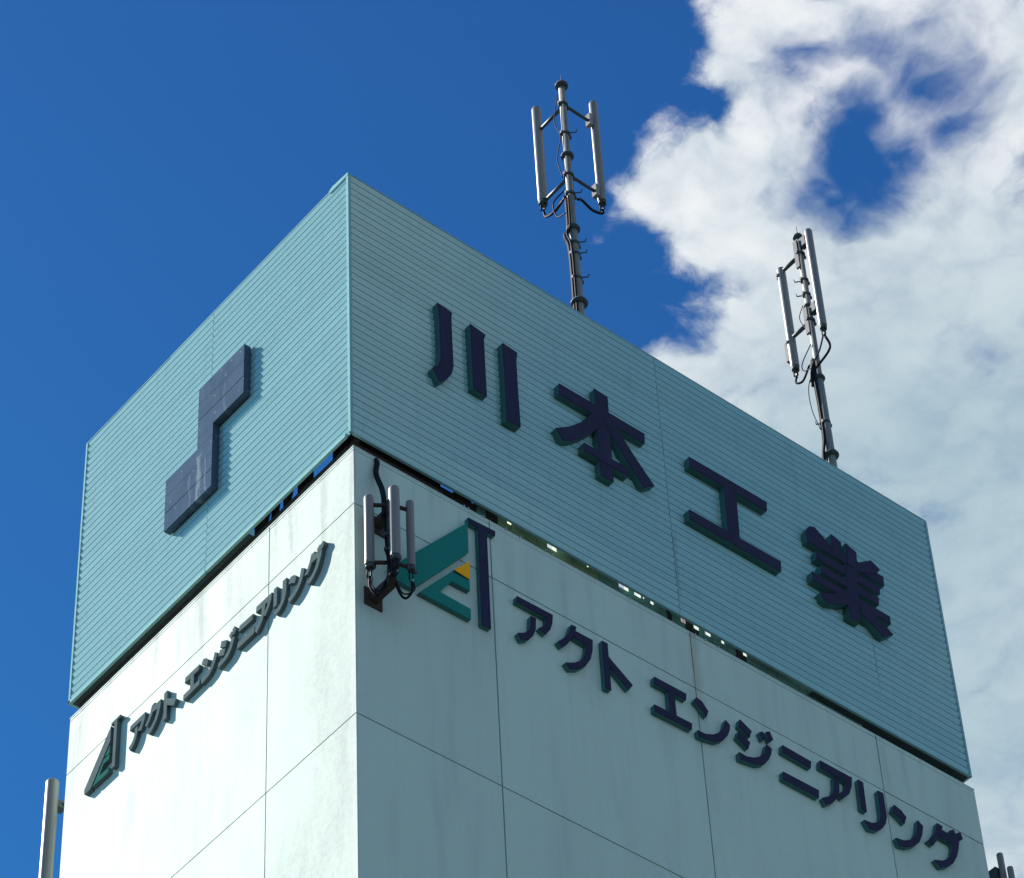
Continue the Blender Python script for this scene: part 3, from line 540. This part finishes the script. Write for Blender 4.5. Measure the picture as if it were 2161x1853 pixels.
def wall_cluster():
    X, Y = 0.285, -0.375
    m = thing('wall_antenna', (X, WY, -2.85), 'cluster of three tube antennas on a rusty bracket beside the green logo', 'antenna')
    tube_obj('pole', [(X, Y, -2.74), (X, Y, -1.36)], 0.048, M_RUST, m, 12)
    for z, fx in ((-2.70, 0.286), (-1.44, 0.345)):
        obj('wall_plate', boxes(((fx - 0.13, WY - 0.018, z - 0.14), (fx + 0.13, WY + 0.001, z + 0.14))), M_RUST, m)
        obj('arm', boxes(((fx - 0.055, Y - 0.02, z - 0.055), (fx + 0.055, WY - 0.017, z + 0.055))), M_RUST, m)
        for bx in (-0.1, 0.1): tube_obj('bolt', [(fx + bx, WY - 0.016, z + 0.1), (fx + bx, WY - 0.045, z + 0.1)], 0.014, M_RUST, m, 6)
    A, B, D = (0.084, -0.230, -1.28), (0.222, -0.538, -1.30), (0.530, -0.445, -1.27)
    for P, L, r in ((A, 1.13, 0.058), (B, 1.14, 0.064), (D, 1.08, 0.050)): antenna(m, P, L, r)
    for P in (A, B, D):
        for z in (P[2] - 0.14, P[2] - 1.10): tube_obj('arm', [(X, Y, z), (P[0], P[1], z)], 0.026, M_RUST, m, 8)
        clamp(m, P[0], P[1], P[2] - 1.13, 0.028)
    clamp(m, X, Y, -2.2, 0.05); clamp(m, X, Y, -1.95, 0.05)
    for P, s in ((A, 1), (D, 1)):
        zb_ = P[2] - 1.33
        tube_obj('cable', [(P[0], P[1], zb_), (P[0], P[1], zb_ - 0.16), ((P[0] * 2 + X) / 3, (P[1] * 2 + Y) / 3, zb_ - 0.30), ((P[0] + 2 * X) / 3, (P[1] + 2 * Y) / 3, zb_ - 0.20), (X, Y - 0.02, zb_ + 0.10)], 0.016, M_CABLE, m, 8, True)
        tube_obj('cable', [(P[0] + 0.03, P[1], zb_), (P[0] + 0.03, P[1], zb_ - 0.13), ((P[0] + X) / 2, (P[1] + Y) / 2, zb_ - 0.22), (X, Y, zb_ + 0.16)], 0.010, M_CABLE, m, 6, True)
    for k in range(3):
        tube_obj('cable', [(B[0] + 0.02 * k, B[1], B[2] - 1.3), (B[0] - 0.03 * k, B[1] + 0.02, B[2] - 1.45), (X + 0.05 - 0.05 * k, Y - 0.05, -2.50 - 0.05 * k), (X - 0.05, Y, -2.3), (X - 0.04, Y + 0.05, -1.6)], 0.016, M_CABLE, m, 6, True)
    tube_obj('cable', [(X - 0.05, Y + 0.05, -1.6), (X - 0.04, Y + 0.06, -1.30), (0.29, -0.22, -1.0), (0.31, -0.09, -0.62), (0.36, -0.05, -0.35), (0.38, 0.06, -0.20)], 0.034, M_CABLE, m, 10, True)
    return m
wall_cluster()
def side_antenna(loc, n, label, axis):
    m = thing('wall_antenna', (loc[0][0], loc[0][1], loc[0][2] - 2.2), label, 'antenna')
    for P, r in n:
        antenna(m, P, 2.0, r)
        for z in (P[2] - 0.36, P[2] - 1.7):
            if axis == 'y':
                tube_obj('arm', [(P[0] + 0.02, P[1], z), (P[0] + 0.35, P[1] - 0.10, z), (P[0] + 0.40, VL + 0.03, z)], 0.035, M_FLANGE, m, 8)
                obj('clamp', boxes(((P[0] + r - 0.02, P[1] - 0.06, z - 0.06), (P[0] + r + 0.10, P[1] + 0.06, z + 0.06))), M_FLANGE, m)
            else:
                tube_obj('arm', [(P[0], P[1] + 0.02, z), (P[0] - 0.1, P[1] + 0.3, z), (VR, P[1] + 0.35, z)], 0.03, M_FLANGE, m, 8)
    return m
side_antenna([(0.069, 6.466, -1.036)], [((0.069, 6.466, -1.036), 0.088)], 'single thick tube antenna standing behind the far edge of the sunlit wall', 'y')
sa = side_antenna([(11.1, 0.13, -1.05)], [((11.1, 0.132, -1.045), 0.046), ((11.1, -0.001, -1.37), 0.044)], 'pair of small tube antennas beyond the right edge of the shaded wall', 'x')
obj('equipment_box', boxes(((11.02, 0.18, -2.4), (11.14, 0.31, -1.27))), M_FLANGE, sa)
